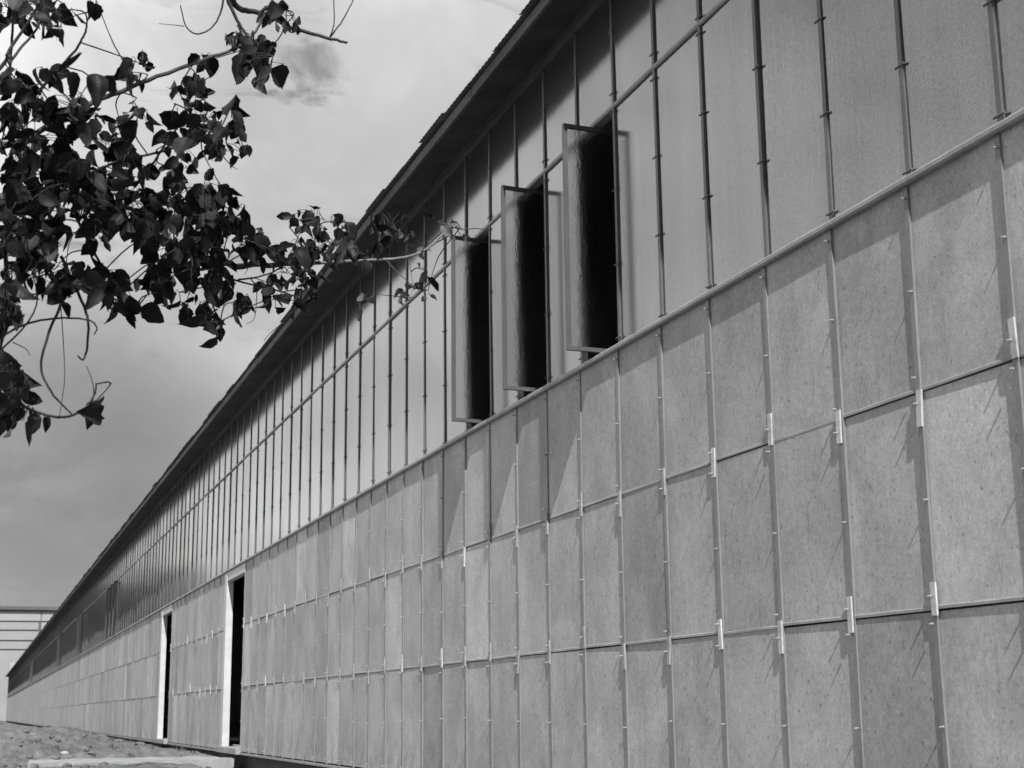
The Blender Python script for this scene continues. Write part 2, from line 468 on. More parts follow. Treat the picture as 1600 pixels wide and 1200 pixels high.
# --- cover strips between boards (slightly bowed, as in the photograph)
def strip_mb(x0, x1, hw, z0, z1, bow):
    b = MB(); n = 4; pts = []
    for k in range(n + 1):
        t = k / n; z = z0 + (z1 - z0) * t; dy = bow * math.sin(t * math.pi)
        b.v += [(x1, dy - hw, z), (x0, dy - hw, z), (x0, dy + hw, z), (x1, dy + hw, z)]
    for k in range(n):
        for q in range(4): b.f.append((k*4+q, k*4+(q+1)%4, (k+1)*4+(q+1)%4, (k+1)*4+q))
    b.f += [(3, 2, 1, 0), tuple(n*4+q for q in range(4))]
    return b
far = MB()
low_strips = [strip_mb(XW - 0.0098, XW + 0.015, 0.0145, Z_BASE, Z_TR - 0.02, bw_).mesh('cover_strip', MT['strip']) for bw_ in (-0.008, 0.0, 0.007, 0.012)]
for i in range(N0, N1 + 1):
    if any(a < i < b_ for a, b_ in DOORS): continue
    if i < NEAR:
        put('cover_strip', R.choice(low_strips), shed, (0, by(i) + R.uniform(-.004, .004), 0), (R.uniform(-.0015, .0015), 0, 0))
    else:
        far.box(XW - 0.0098, XW + 0.01, by(i) - .0145, by(i) + .0145, Z_BASE, Z_TR - 0.02)
far.obj('cover_strip_run', MT['strip'], shed, kind='stuff')

# --- horizontal joint strips and the splice clips
jm = MB().prism([(XW - 0.006, 0.008), (XW - 0.006, -0.003), (XW + 0.018, -0.003), (XW + 0.018, 0.012), (XW - 0.003, 0.012)], 0.015, PITCH - 0.015).mesh('joint_strip', MT['rail'])
cms = [MB().box(XW - 0.0195, XW - 0.0110, -0.017, 0.017, -a_, b_).mesh('splice_clip', MT[m_]) for m_ in ('clip', 'clip_dull') for a_, b_ in ((.078, .078), (.074, .080), (.082, .07), (.06, .072))]
bolts = MB(); far_j = MB(); far_c = MB()
def bolt_out(y, z, x0=XW - 0.009, l=0.022, r=0.0036):
    bolts.tube([(x0, y, z), (x0 - l * 0.4, y, z)], r * 1.5, 6)
    bolts.tube([(x0 - l * 0.4, y, z), (x0 - l, y, z)], r, 6)
for zj in (Z_J2, Z_J1):
    for i in range(N0, N1):
        if not door_bay(i):
            if i < NEAR:
                put('joint_strip', jm, shed, (R.uniform(-.001, .002), by(i), zj + R.uniform(-.004, .004)), (R.uniform(-.006, .006), 0, 0))
            elif i < 110:
                far_j.box(XW - .004, XW + .018, by(i) + .015, by(i + 1) - .015, zj - .003, zj + .008)
        if any(a < i < b_ for a, b_ in DOORS): continue
        z = zj + R.uniform(-.018, .018); y = by(i) + R.uniform(-.003, .003)
        if i < 42: put('splice_clip', (R.choice(cms[:4]) if R.random() < (0.9 if i < 4 else 0.25) else R.choice(cms[4:])), shed, (0, y, z), (R.uniform(-.05, .05), R.uniform(-.02, .02), 0))
        if i < 45:
            for dz in (-.052, .052):
                bolt_out(y + 0.010, z + dz * 1.05, XW - 0.02, 0.020, 0.004)
for i in range(N0, 45):
    if any(a < i < b_ for a, b_ in DOORS): continue
    for z0, z1 in rows:
        bolt_out(by(i) + 0.003, (z0 + z1) / 2 + R.uniform(-.03, .03))
    bolt_out(by(i) + 0.003, Z_TR - 0.07)
    bolt_out(by(i) + 0.003, Z_BASE + 0.05)
far_j.obj('joint_strip_run', MT['rail'], shed, kind='stuff')

# --- transoms
def rail_prof(x0, xb, z, h):
    return [(x0, z + h * 0.22), (x0, z - h * 0.25), (x0 + 0.006, z - h * 0.5), (xb, z - h * 0.5), (xb, z + h * 0.5), (x0 + 0.010, z + h * 0.5)]
def run(name, prof, y0, y1, mat):
    MB().prism(prof, y0, y1).obj(name, mat, shed)
k = N0
while k < N1:
    e = min(k + 10, N1)
    run('transom', rail_prof(XW - 0.031, 3.66, Z_TR + 0.002, 0.037), by(k) + 0.001, by(e) - 0.001, MT['rail'])
    run('upper_transom', rail_prof(XG - 0.018, 3.65, Z_UT, 0.034), by(k) + 0.001, by(e) - 0.001, MT['rail'])
    run('wall_plate', [(3.56, 5.535), (3.56, 5.61), (3.72, 5.61), (3.72, 5.535)], by(k) + 0.002, by(e) - 0.002, MT['fascia'])
    k = e

# --- glass
gm1 = MB().box(0, 0.006, -0.298, 0.298, 0.0, Z_UT - Z_TR - 0.045).mesh('glass_pane', MT['glass'])
gm2 = MB().box(0, 0.006, -0.298, 0.298, 0.0, 5.53 - Z_UT - 0.02).mesh('glass_pane', MT['glass'])
far = MB()
for i in range(N0, N1):
    for me, z0, zt, low in ((gm1, Z_TR + 0.025, Z_UT - 0.02, True), (gm2, Z_UT + 0.019, 5.53, False)):
        if low and i in PIVOT: continue
        dx = R.uniform(-0.001, 0.001)
        if i < NEAR: put('glass_pane', me, shed, (XG + dx, by(i + .5), z0), (R.uniform(-.0015, .0015), R.uniform(-.003, .003), R.uniform(-.005, .005)))
        else: far.box(XG + dx, XG + dx + .006, by(i) + .004, by(i + 1) - .004, z0, zt)
far.obj('glass_run', MT['glass'], shed, kind='stuff')

# --- glazing bars
bars = [strip_mb(XG - 0.011, XG + 0.03, 0.0145, Z_TR + 0.024, 5.535, w).mesh('glazing_bar', MT['bar']) for w in (-.006, 0, .004, .008)]
far = MB()
pins = MB()
for i in range(N0, N1 + 1):
    y = by(i) + R.uniform(-.003, .003)
    if i < NEAR: put('glazing_bar', R.choice(bars), shed, (0, y, 0), (R.uniform(-.001, .001), 0, 0))
    else: far.box(XG - .010, XG + .03, y - .0145, y + .0145, Z_TR + .024, 5.535)
    if i < 50:
        for z in (Z_TR + 0.06, Z_TR + 0.55, Z_TR + 1.05, Z_UT - 0.06, Z_UT + 0.06, Z_UT + 0.5):
            z += R.uniform(-.03, .03)
            pins.tube([(XG - 0.012, y - 0.034, z), (XG - 0.012, y + 0.034, z)], 0.0055, 6)
far.obj('glazing_bar_run', MT['bar'], shed, kind='stuff')
pins.obj('glazing_clip', MT['bar'], shed, kind='stuff')
bolts.obj('bolt', MT['bolt'], shed, kind='stuff')

# --- pivoting windows: frame > pane; the pane stands across the wall, part outside and part inside
def pivot_window(i, ang):
    hw_out, hw_in, fr = 0.235, 0.34, 0.013
    z0, z1 = 0.0, Z_UT - Z_TR - 0.075
    b = MB()
    d = 0.014
    b.box(-hw_out, -hw_out + 2*fr, -d, d, z0, z1); b.box(hw_in - 2*fr, hw_in, -d, d, z0, z1)
    b.box(-hw_out + 2*fr, hw_in - 2*fr, -d, d, z0, z0 + 2*fr); b.box(-hw_out + 2*fr, hw_in - 2*fr, -d, d, z1 - 2*fr, z1)
    b.tube([(0, 0, -0.03), (0, 0, 0.004)], 0.009, 6); b.tube([(0, 0, z1 - 0.004), (0, 0, z1 + 0.03)], 0.009, 6)
    o = b.obj('pivot_window', MT['frame'], shed)
    o.location = (XG, by(i + 0.5), Z_TR + 0.045); o.rotation_euler = (0, 0, ang)
    MB().box(-hw_out + 2*fr - .004, hw_in - 2*fr + .004, -.003, .003, z0 + 2*fr - .004, z1 - 2*fr + .004).obj('window_pane', MT['pane'], o)
for i, a in PIVOT.items(): pivot_window(i, math.radians(R.uniform(2, 6)) + a)

# --- doors: a white frame each, open to the dark inside
for d0, d1 in DOORS:
    y0, y1 = by(d0), by(d1)
    b = MB()
    b.box(3.558, 3.662, y1 - 0.20, y1 - 0.004, 0.51, Z_TR - 0.03)
    b.box(3.57, 3.662, y0 + 0.018, y0 + 0.05, 0.51, Z_TR - 0.03)
    b.box(3.567, 3.662, y0 + 0.051, y1 - 0.201, Z_TR - 0.16, Z_TR - 0.03)
    f = b.obj('door_frame', MT['white'], shed)
    MB().box(3.50, 3.9, y0 + 0.006, y1 - 0.006, 0.43, 0.508).obj('threshold', MT['concrete'], f)

# --- eaves
k = N0
while k < N1:
    e = min(k + 2, N1)
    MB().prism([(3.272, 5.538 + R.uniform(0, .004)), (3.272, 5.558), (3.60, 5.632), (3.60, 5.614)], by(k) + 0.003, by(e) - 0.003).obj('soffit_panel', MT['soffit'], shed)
    k = e
k = N0
while k < N1:
    e = min(k + 5, N1)
    dx = R.uniform(-.006, .006); dz = R.uniform(-.008, .006)
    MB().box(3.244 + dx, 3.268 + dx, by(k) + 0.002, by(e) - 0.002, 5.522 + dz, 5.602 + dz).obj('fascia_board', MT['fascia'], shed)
    k = e
# corrugated roof sheets, each lapping the next
SL = math.atan2(2.28, 12.64)
def sheet_mb(width, waves, length):
    b = MB(); n = waves * 6
    for top in (0, 1):
        for j in (0, 1):
            for k_ in range(n + 1):
                z = 0.0028 * math.cos(2 * math.pi * k_ / 6.0) + (0.004 if top else 0.0)
                b.v.append((j * length, width * k_ / n, z))
    m = n + 1
    for k_ in range(n):
        b.f.append((k_, k_ + 1, m + k_ + 1, m + k_)); b.f.append((2*m + k_, 3*m + k_, 3*m + k_ + 1, 2*m + k_ + 1))
        b.f.append((k_, 2*m + k_, 2*m + k_ + 1, k_ + 1))
    return b
sm = sheet_mb(0.66, 9, 3.0).mesh('roof_sheet', MT['roof'])
farr = MB()
for i in range(N0, N1):
    x, y, z = 3.208 + R.uniform(-.02, .014), by(i) - 0.02, 5.618 + R.uniform(-.002, .008)
    if i < 100:
        put('roof_sheet', sm, shed, (x, y, z), (R.uniform(.002, .008), -SL, R.uniform(-.004, .004)))
    else:
        src = sheet_mb(0.66, 6, 3.0) if i == 100 else src
        bse = len(farr.v); cs, sn = math.cos(SL), math.sin(SL)
        farr.v += [(x + a * cs - c * sn, y + b_, z + a * sn + c * cs) for a, b_, c in src.v]
        farr.f += [tuple(bse + q for q in fc) for fc in src.f]
farr.obj('roof_sheet_run', MT['roof'], shed, kind='stuff')

# ================================================================== SLAB AT THE DOOR, STONES, CLODS
b = MB()
nX, nY = 24, 6
x0, x1, y0, y1 = 0.72, 3.47, 21.35, 23.1
top = []
for j in range(nY + 1):
    for i in range(nX + 1):
        x = x0 + (x1 - x0) * i / nX; y = y0 + (y1 - y0) * j / nY
        ex = noise.noise(Vector((x * 3, y * 3, 2))) * 0.05
        if i == 0: x += ex + 0.06 * j / nY
        if j == 0: y += ex * 1.4
        b.v.append((x, y, 0.372 + ex * 0.35 + 0.012 * noise.noise(Vector((x * 9, y * 9, 4)))))
n_top = len(b.v)
for v in list(b.v): b.v.append((v[0], v[1], v[2] - 0.135 + 0.02 * noise.noise(Vector((v[0]*4, v[1]*4, 0)))))
w = nX + 1
for j in range(nY):
    for i in range(nX):
        q = (j*w+i, j*w+i+1, (j+1)*w+i+1, (j+1)*w+i)
        b.f.append(q); b.f.append(tuple(n_top + z for z in reversed(q)))
for i in range(nX):
    b.f.append((i, n_top+i, n_top+i+1, i+1)); a = nY*w+i; b.f.append((a, a+1, n_top+a+1, n_top+a))
for j in range(nY):
    a = j*w; b.f.append((a, a+w, n_top+a+w, n_top+a)); a = j*w+nX; b.f.append((a, n_top+a, n_top+a+w, a+w))
so = b.obj('concrete_slab', MT['concrete'])
tag(so, 'pale concrete landing slab lying on the dirt before the nearer doorway', 'slab')

def rock(cx, cy, r, seed, flat=0.6):
    b = MB(); n, m = 8, 5
    for j in range(m + 1):
        ph = math.pi * j / m
        for i in range(n):
            th = 2 * math.pi * i / n
            d = Vector((math.sin(ph) * math.cos(th), math.sin(ph) * math.sin(th), math.cos(ph)))
            rr = r * (1 + 0.5 * noise.noise(d * 1.6 + Vector((seed, 0, 0))))
            b.v.append((cx + d.x * rr, cy + d.y * rr, ground_h(cx, cy) + d.z * rr * flat + r * 0.2))
    for j in range(m):
        for i in range(n): b.f.append((j*n+i, (j+1)*n+i, (j+1)*n+(i+1)%n, j*n+(i+1)%n))
    return b
st = [(0.75, 26.2, 0.085, 'small bright stone on the dirt heap left of the slab'),
      (1.75, 28.5, 0.12, 'flat pale stone lying midway along the dirt heap'),
      (1.35, 24.6, 0.07, 'little pale stone on dirt just behind the concrete slab')]
for k, (x, y, r, lab) in enumerate(st):
    tag(rock(x, y, r, k * 7.3).obj('stone', MT['stone']), lab, 'stone')
cl = MB()
for k in range(700):
    y = 23.5 + 50 * R.random() ** 1.8; x = R.uniform(-3, 3.35)
    if k % 14 == 0: x, y = R.uniform(0.3, 3.4), R.uniform(20.2, 21.3) if k % 28 else R.uniform(23.0, 24.0)
    q = rock(x, y, R.uniform(0.015, 0.05) * (1 + y / 90), R.uniform(0, 99), 0.7)
    bse = len(cl.v); cl.v += q.v; cl.f += [tuple(bse + z for z in fc) for fc in q.f]
cl.obj('dirt_clods', MT['soil'], kind='stuff')
wd = MB()
for k in range(80):
    if k % 3: x, y = R.uniform(3.0, 3.5), R.uniform(23.5, 70)
    else: x, y = R.uniform(-1.5, 3.2), R.uniform(24.2, 60)
    z = ground_h(x, y)
    for q in range(7):
        a = R.uniform(0, 6.28); hgt = R.uniform(.03, .12); ln = R.uniform(.02, .10); w_ = .006
        bse = len(wd.v); dx, dy = math.cos(a), math.sin(a)
        x_, y_ = x + R.gauss(0, .04), y + R.gauss(0, .05)
        wd.v += [(x_ - dy * w_, y_ + dx * w_, z - .01), (x_ + dy * w_, y_ - dx * w_, z - .01), (x_ + dx * ln * .5 + dy * w_, y_ + dy * ln * .5 - dx * w_, z + hgt * .7), (x_ + dx * ln, y_ + dy * ln, z + hgt), (x_ + dx * ln * .5 - dy * w_, y_ + dy * ln * .5 + dx * w_, z + hgt * .7)]
        wd.f.append((bse, bse + 1, bse + 2, bse + 3, bse + 4))
wd.obj('weeds', MT['tree_leaf'], kind='stuff')

# ================================================================== FAR HALL AND FAR TREES
YF = 214.0
fh = thing('far_hall', 'tall pale hall with dark banded joints and dark roof edge beyond the shed end', 'building', (-10, YF, 0))
def fpart(name, x0, x1, z0, z1, mat, y0=0.0, y1=12.0):
    return MB().box(x0 + 10, x1 + 10, y0, y1, z0, z1).obj(name, mat, fh)
zs = [0.0, 6.3, 8.9, 10.2, 11.6, 12.75, 14.9]
xs_ = [-60, -52, -44, -36, -28, -20, -12, -4, 1.5, 7.8, 20, 30, 42]
zr = [0.2, 9.75, 10.95, 12.35, 13.55, 15.05]
for k in range(len(zr) - 1):
    xa = -60.0
    for x in xs_[1:]:
        pale = x > 8.5 and 0 < k < 4
        if x in (20,) and 0 < k < 4: pass
        fpart('wall_panel', xa + 0.06, x - (0.26 if x == 7.8 and 0 < k < 4 else 0.06), zr[k] + 0.11, zr[k + 1] - 0.11, MT['far_pale'] if (k == 4 or x > 9.3) else MT['far_wall'])
        xa = x
fpart('joint_backing', -60, 42, 0, 15.1, MT['far_dark'], 0.14, 11.9)
fpart('roof_edge', -60.5, 42.5, 15.1, 15.55, MT['far_dark'], -0.5, 12.2)
b = MB()
for k in range(160): b.box(-50.4 + k * 0.64, -50.1 + k * 0.64, -0.45, 0.1, 15.55, 15.62)
b.obj('roof_ridge_tile', MT['far_dark'], fh, kind='stuff')

def tree(x, y, h, r, label, seed, n=2600):
    q = random.Random(seed)
    t = thing('tree', label, 'tree', (x, y, ground_h(x, y)))
    b = MB()
    b.tube([(0, 0, -0.2), (0.1, 0, h * 0.3), (0, 0.1, h * 0.7)], [0.25, 0.2, 0.06], 8)
    b.obj('trunk', MT['bark'], t, True)
    for k in range(5):
        a = k * 1.26 + q.random(); z = h * q.uniform(.25, .5)
        MB().tube([(0, 0, z), (math.cos(a) * r * .4, math.sin(a) * r * .4, z + h * .12), (math.cos(a) * r * .75, math.sin(a) * r * .75, z + h * .28)], [.1, .07, .03], 6).obj('limb', MT['bark'], t, True)
    b = MB()
    cl_ = [(Vector((q.gauss(0, .45) * r, q.gauss(0, .45) * r, h * q.uniform(.3, .92))), q.uniform(.18, .34) * r) for _ in range(34)]
    for k in range(n):
        c, rr = q.choice(cl_)
        d = Vector((q.gauss(0, 1), q.gauss(0, 1), q.gauss(0, 1))).normalized() * rr * q.random() ** .35
        p = c + d; s = q.uniform(.18, .40)
        u = Vector((q.gauss(0, 1), q.gauss(0, 1), q.gauss(0, 1))).normalized(); w_ = u.orthogonal().normalized()
        i = len(b.v)
        b.v += [tuple(p - u * s), tuple(p + w_ * s * .5), tuple(p + u * s), tuple(p - w_ * s * .5)]
        b.f.append((i, i+1, i+2, i+3))
    b.obj('crown', MT['tree_leaf'], t, kind='stuff')
tree(-2.2, 150.0, 13.5, 4.6, 'dark leafy tree at the left edge in front of the far hall', 1, 7000)
tree(-9.5, 138.0, 14.0, 5.5, 'tall leafy tree standing nearest the photographer of the far trees', 2, 6000)
tree(-6.0, 178.0, 16.0, 6.0, 'broad leafy tree standing closest to the far hall', 3, 7000)

# ================================================================== NEAR TREE (overhanging boughs)
def P(x, y, d):
    """point at distance d seen from the eye toward picture direction x, y"""
    return EYE + pix(x, y) * d
tr = thing('overhanging_tree', 'broad leaved tree whose dark leafy boughs hang in from the upper left', 'tree', (-4.2, 4.6, ground_h(-4.2, 4.6)))
T0 = Vector(tr.location)
def loc_pts(pts): return [Vector(p) - T0 for p in pts]
trunk_pts = [T0 + Vector((0, 0, -0.2)), T0 + Vector((0.1, 0.0, 1.2)), T0 + Vector((0.3, 0.1, 2.4)), T0 + Vector((0.35, 0.1, 4.0)), T0 + Vector((0.6, -0.3, 5.6))]
MB().tube(loc_pts(trunk_pts), [0.17, 0.14, 0.12, 0.08, 0.04], 10).obj('trunk', MT['bark'], tr, True)
fork = trunk_pts[2]; fork2 = trunk_pts[3]
spines = []                     # (points) that leaves and twigs hang from
def catmull(pts, n=6):
    pts = [Vector(p) for p in pts]; out = []
    for i in range(len(pts) - 1):
        p0 = pts[max(i-1, 0)]; p1 = pts[i]; p2 = pts[i+1]; p3 = pts[min(i+2, len(pts)-1)]
        for k in range(n):
            t = k / n
            out.append(0.5 * ((2*p1) + (p2-p0)*t + (2*p0-5*p1+4*p2-p3)*t*t + (3*p1-p0-3*p2+p3)*t*t*t))
    out.append(pts[-1]); return out
def branch(px, r0, r1, d0, d1, root=None, mat='bark', name='branch', leafy=True):
    n = len(px)
    pts = [P(x, y, d0 + (d1 - d0) * i / max(1, n - 1)) for i, (x, y) in enumerate(px)]
    if root is not None: pts = [root] + pts
    c = catmull(pts)
    c = [p + Vector((R.gauss(0, 1), R.gauss(0, 1), R.gauss(0, 1))) * (r0 * 0.12 if 0 < i < len(c)-1 else 0) for i, p in enumerate(c)]
    m = len(c)
    MB().tube(loc_pts(c), [r0 + (r1 - r0) * i / (m - 1) for i in range(m)], 7).obj(name, MT[mat], tr, True)
    if leafy: spines.append(c)
    return c
branch([(-260, 330), (60, 300), (200, 350), (300, 398), (355, 413), (430, 414), (500, 411)], 0.030, 0.0085, 5.9, 6.6, fork)
branch([(500, 411), (570, 407), (632, 402), (668, 388), (692, 366), (708, 350)], 0.0078, 0.0045, 6.6, 7.2, mat='bark_pale')
branch([(700, 353), (722, 358), (745, 357), (765, 360)], 0.0035, 0.0018, 7.2, 7.3)
branch([(-260, 260), (0, 229), (45, 213), (127, 169), (202, 137), (290, 103), (364, 77), (395, 55), (408, 30)], 0.015, 0.004, 5.6, 6.3, fork)
branch([(-200, -60), (120, -120), (330, -30), (372, 12), (405, 20), (455, 43), (515, 60), (542, 66)], 0.02, 0.005, 6.2, 6.6, fork2)
branch([(515, 59), (535, 32), (554, -4)], 0.004, 0.0025, 6.6, 6.7, leafy=False)
branch([(515, 59), (522, 35), (521, -10)], 0.003, 0.002, 6.6, 6.6, leafy=False)
branch([(352, -8), (374, 38), (390, 60), (400, 85)], 0.008, 0.004, 6.3, 6.3)
branch([(350, -20), (346, 15), (332, 42), (308, 53), (290, 40), (282, 8)], 0.0045, 0.002, 6.2, 6.0, leafy=False)
branch([(288, 41), (270, 39), (248, 37)], 0.0018, 0.001, 6.0, 6.0, leafy=False)
branch([(-60, 180), (5, 100), (15, 78), (58, 12), (80, -40)], 0.008, 0.004, 5.5, 5.6)
branch([(14, 100), (30, 78), (60, 40), (66, 0)], 0.006, 0.003, 5.6, 5.7)
branch([(40, 165), (90, 110), (120, 75), (133, 50), (136, 34)], 0.006, 0.003, 5.5, 5.4)
branch([(15, 145), (16, 100), (20, 40), (24, -20)], 0.006, 0.004, 5.8, 5.8)
branch([(120, 280), (190, 250), (240, 240), (300, 223), (335, 212), (350, 190)], 0.006, 0.003, 5.8, 5.9)
branch([(230, 270), (265, 215), (290, 183), (296, 150)], 0.005, 0.002, 5.9, 5.9)
branch([(250, 310), (300, 330), (345, 340), (370, 370)], 0.006, 0.003, 5.9, 6.0)
branch([(300, 398), (330, 424), (380, 441), (440, 456), (482, 470)], 0.006, 0.0025, 6.3, 6.5)
branch([(372, 437), (402, 433), (432, 422), (452, 400), (470, 360)], 0.0045, 0.002, 6.4, 6.5)
branch([(470, 410), (490, 380), (500, 350), (540, 345)], 0.004, 0.002, 6.5, 6.5)
branch([(455, 488), (445, 502), (425, 518), (412, 533)], 0.0022, 0.0012, 6.5, 6.4, leafy=False)
branch([(402, 440), (400, 480), (396, 500), (384, 506)], 0.0020, 0.001, 6.4, 6.4, leafy=False)
branch([(637, 402), (642, 425), (645, 450), (640, 470)], 0.0022, 0.0014, 7.0, 7.0, mat='bark_pale')
branch([(60, 390), (95, 462), (76, 520), (64, 572), (80, 612), (112, 647)], 0.006, 0.003, 5.2, 5.1, leafy=False)
branch([(95, 400), (124, 462), (137, 500), (136, 540), (130, 562), (122, 556)], 0.006, 0.003, 5.3, 5.2, leafy=False)
branch([(-40, 545), (0, 527), (45, 505), (100, 497), (140, 501), (151, 512), (147, 523)], 0.005, 0.002, 5.2, 5.3, leafy=False)
branch([(0, 548), (40, 508), (58, 470), (52, 430)], 0.0035, 0.002, 5.2, 5.3, leafy=False)
branch([(94, 465), (98, 520), (101, 590), (93, 650)], 0.002, 0.001, 5.2, 5.2, leafy=False)
branch([(-60, 590), (0, 614), (50, 641), (95, 652), (128, 642), (147, 618), (150, 600)], 0.006, 0.003, 5.1, 5.2)
branch([(147, 618), (144, 595), (135, 572)], 0.0022, 0.0012, 5.2, 5.2, leafy=False)
branch([(20, 535), (40, 545), (47, 556)], 0.002, 0.001, 5.2, 5.2, leafy=False)
branch([(120, 340), (150, 400), (180, 440), (215, 480)], 0.006, 0.003, 5.6, 5.6)
branch([(20, 330), (10, 400), (15, 470), (20, 500)], 0.007, 0.003, 5.4, 5.3)
branch([(0, 540), (10, 570), (15, 610)], 0.003, 0.002, 5.2, 5.2)
branch([(285, 395), (305, 430), (330, 470), (345, 515)], 0.005, 0.002, 6.1, 6.0)

# leaf shapes: ovate blade with pointed tip, folded at the midrib and curled; base at the origin, tip on +y
def leaf_mesh(seed, bend, fold, wid, name='leaf', mat='leaf'):
    q = random.Random(seed); b = MB(); b.uv = []
    n = 8; tw = q.uniform(-.5, .5)
    for k in range(n + 1):
        t = k / n
        w = wid * (math.sin(math.pi * min(1, t ** 0.82)) ** 0.80) * (1 - 0.10 * t) * 0.5 if 0 < k < n else 0.004
        if 0 < k < n: w *= 1 + q.uniform(-.13, .13)
        y = t; z = -bend * t * t
        a = tw * t
        for sgn in (-1, -0.5, 0, 0.5, 1):
            x = sgn * w; zz = z + abs(x) * fold + 0.03 * math.sin(t * 9 + sgn * 3 + seed) * abs(sgn)
            b.v.append((x * math.cos(a) - (zz - z) * math.sin(a), y, z + x * math.sin(a) + (zz - z) * math.cos(a)))
            b.uv.append((0.5 + sgn * 0.5, t))
    for k in range(n):
        for c in range(4): b.f.append((k*5+c, k*5+c+1, (k+1)*5+c+1, (k+1)*5+c))
    return b
LM = [leaf_mesh(s, q_, f_, w_) for s, q_, f_, w_ in ((1, .18, .35, .74), (2, .35, .5, .68), (3, .05, .25, .84), (4, .6, .6, .76), (5, .25, .8, .80), (6, -.15, .4, .62), (7, .45, .2, .88), (8, .15, 1.0, .74), (9, .8, .3, .7), (10, .1, .15, .78), (11, .3, .6, .58), (12, -.3, .5, .8))]
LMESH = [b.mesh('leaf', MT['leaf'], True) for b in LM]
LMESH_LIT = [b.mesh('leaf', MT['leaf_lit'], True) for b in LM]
allp = [(p, c) for c in spines for p in c[1:]]
leaves = []; twigs = MB()
L = random.Random(77)
def leaf_at(p, size, lit, face=0.65):
    """hang one leaf at p: tip mostly downward, the blade turned any way"""
    tip = Vector((L.gauss(0, .55), L.gauss(0, .55), -0.75 + L.gauss(0, .5))).normalized()
    nrm_ = Vector((L.gauss(0, .8), L.gauss(-.6, .7), L.gauss(0.35, .6)))
    nrm_ = (nrm_ - tip * nrm_.dot(tip)).normalized()
    side = tip.cross(nrm_)
    m = Matrix((side, tip, nrm_)).transposed().to_4x4()
    sm_ = Matrix.Diagonal((size * L.uniform(.85, 1.1), size, size, 1))
    m = Matrix.Translation(p - T0) @ m @ sm_
    leaves.append((m, L.randrange(len(LM)), lit, size))
    return tip
def nearest(p):
    return min(allp, key=lambda a: (a[0] - p).length_squared)[0]
def cluster(x, y, rx, ry, n, d, size=0.078, lit=0.0):
    k = 0
    hubs = []
    for h in range(max(1, n // 6)):
        a = L.uniform(0, 6.283); rr = math.sqrt(L.random()) * 0.75
        hub = P(x + math.cos(a) * rx * rr, y + math.sin(a) * ry * rr, d + L.gauss(0, .22))
        nb = nearest(hub)
        if (nb - hub).length < 1.0:
            mid = (nb + hub) / 2 + Vector((L.gauss(0, .03), L.gauss(0, .03), L.uniform(0, .04)))
            twigs.tube(loc_pts(catmull([nb, mid, hub], 3)), [0.0028] * 4 + [0.002] * 3, 5, False)
        hubs.append(hub)
    for k in range(n):
        a = L.uniform(0, 6.283); rr = math.sqrt(L.random())
        p = P(x + math.cos(a) * rx * rr, y + math.sin(a) * ry * rr, d + L.gauss(0, .25))
        s = size * L.choice((L.uniform(.45, .8), L.uniform(.7, 1.1), L.uniform(.9, 1.45)))
        leaf_at(p, s, L.random() < lit)
        h = min(hubs, key=lambda q_: (q_ - p).length_squared)
        dv = h - p
        if dv.length > 0.16: h = p + dv.normalized() * 0.16
        twigs.tube(loc_pts([p, (p + h) / 2 + Vector((0, 0, .012)), h]), [0.0011, 0.0014, 0.0016], 4, False)
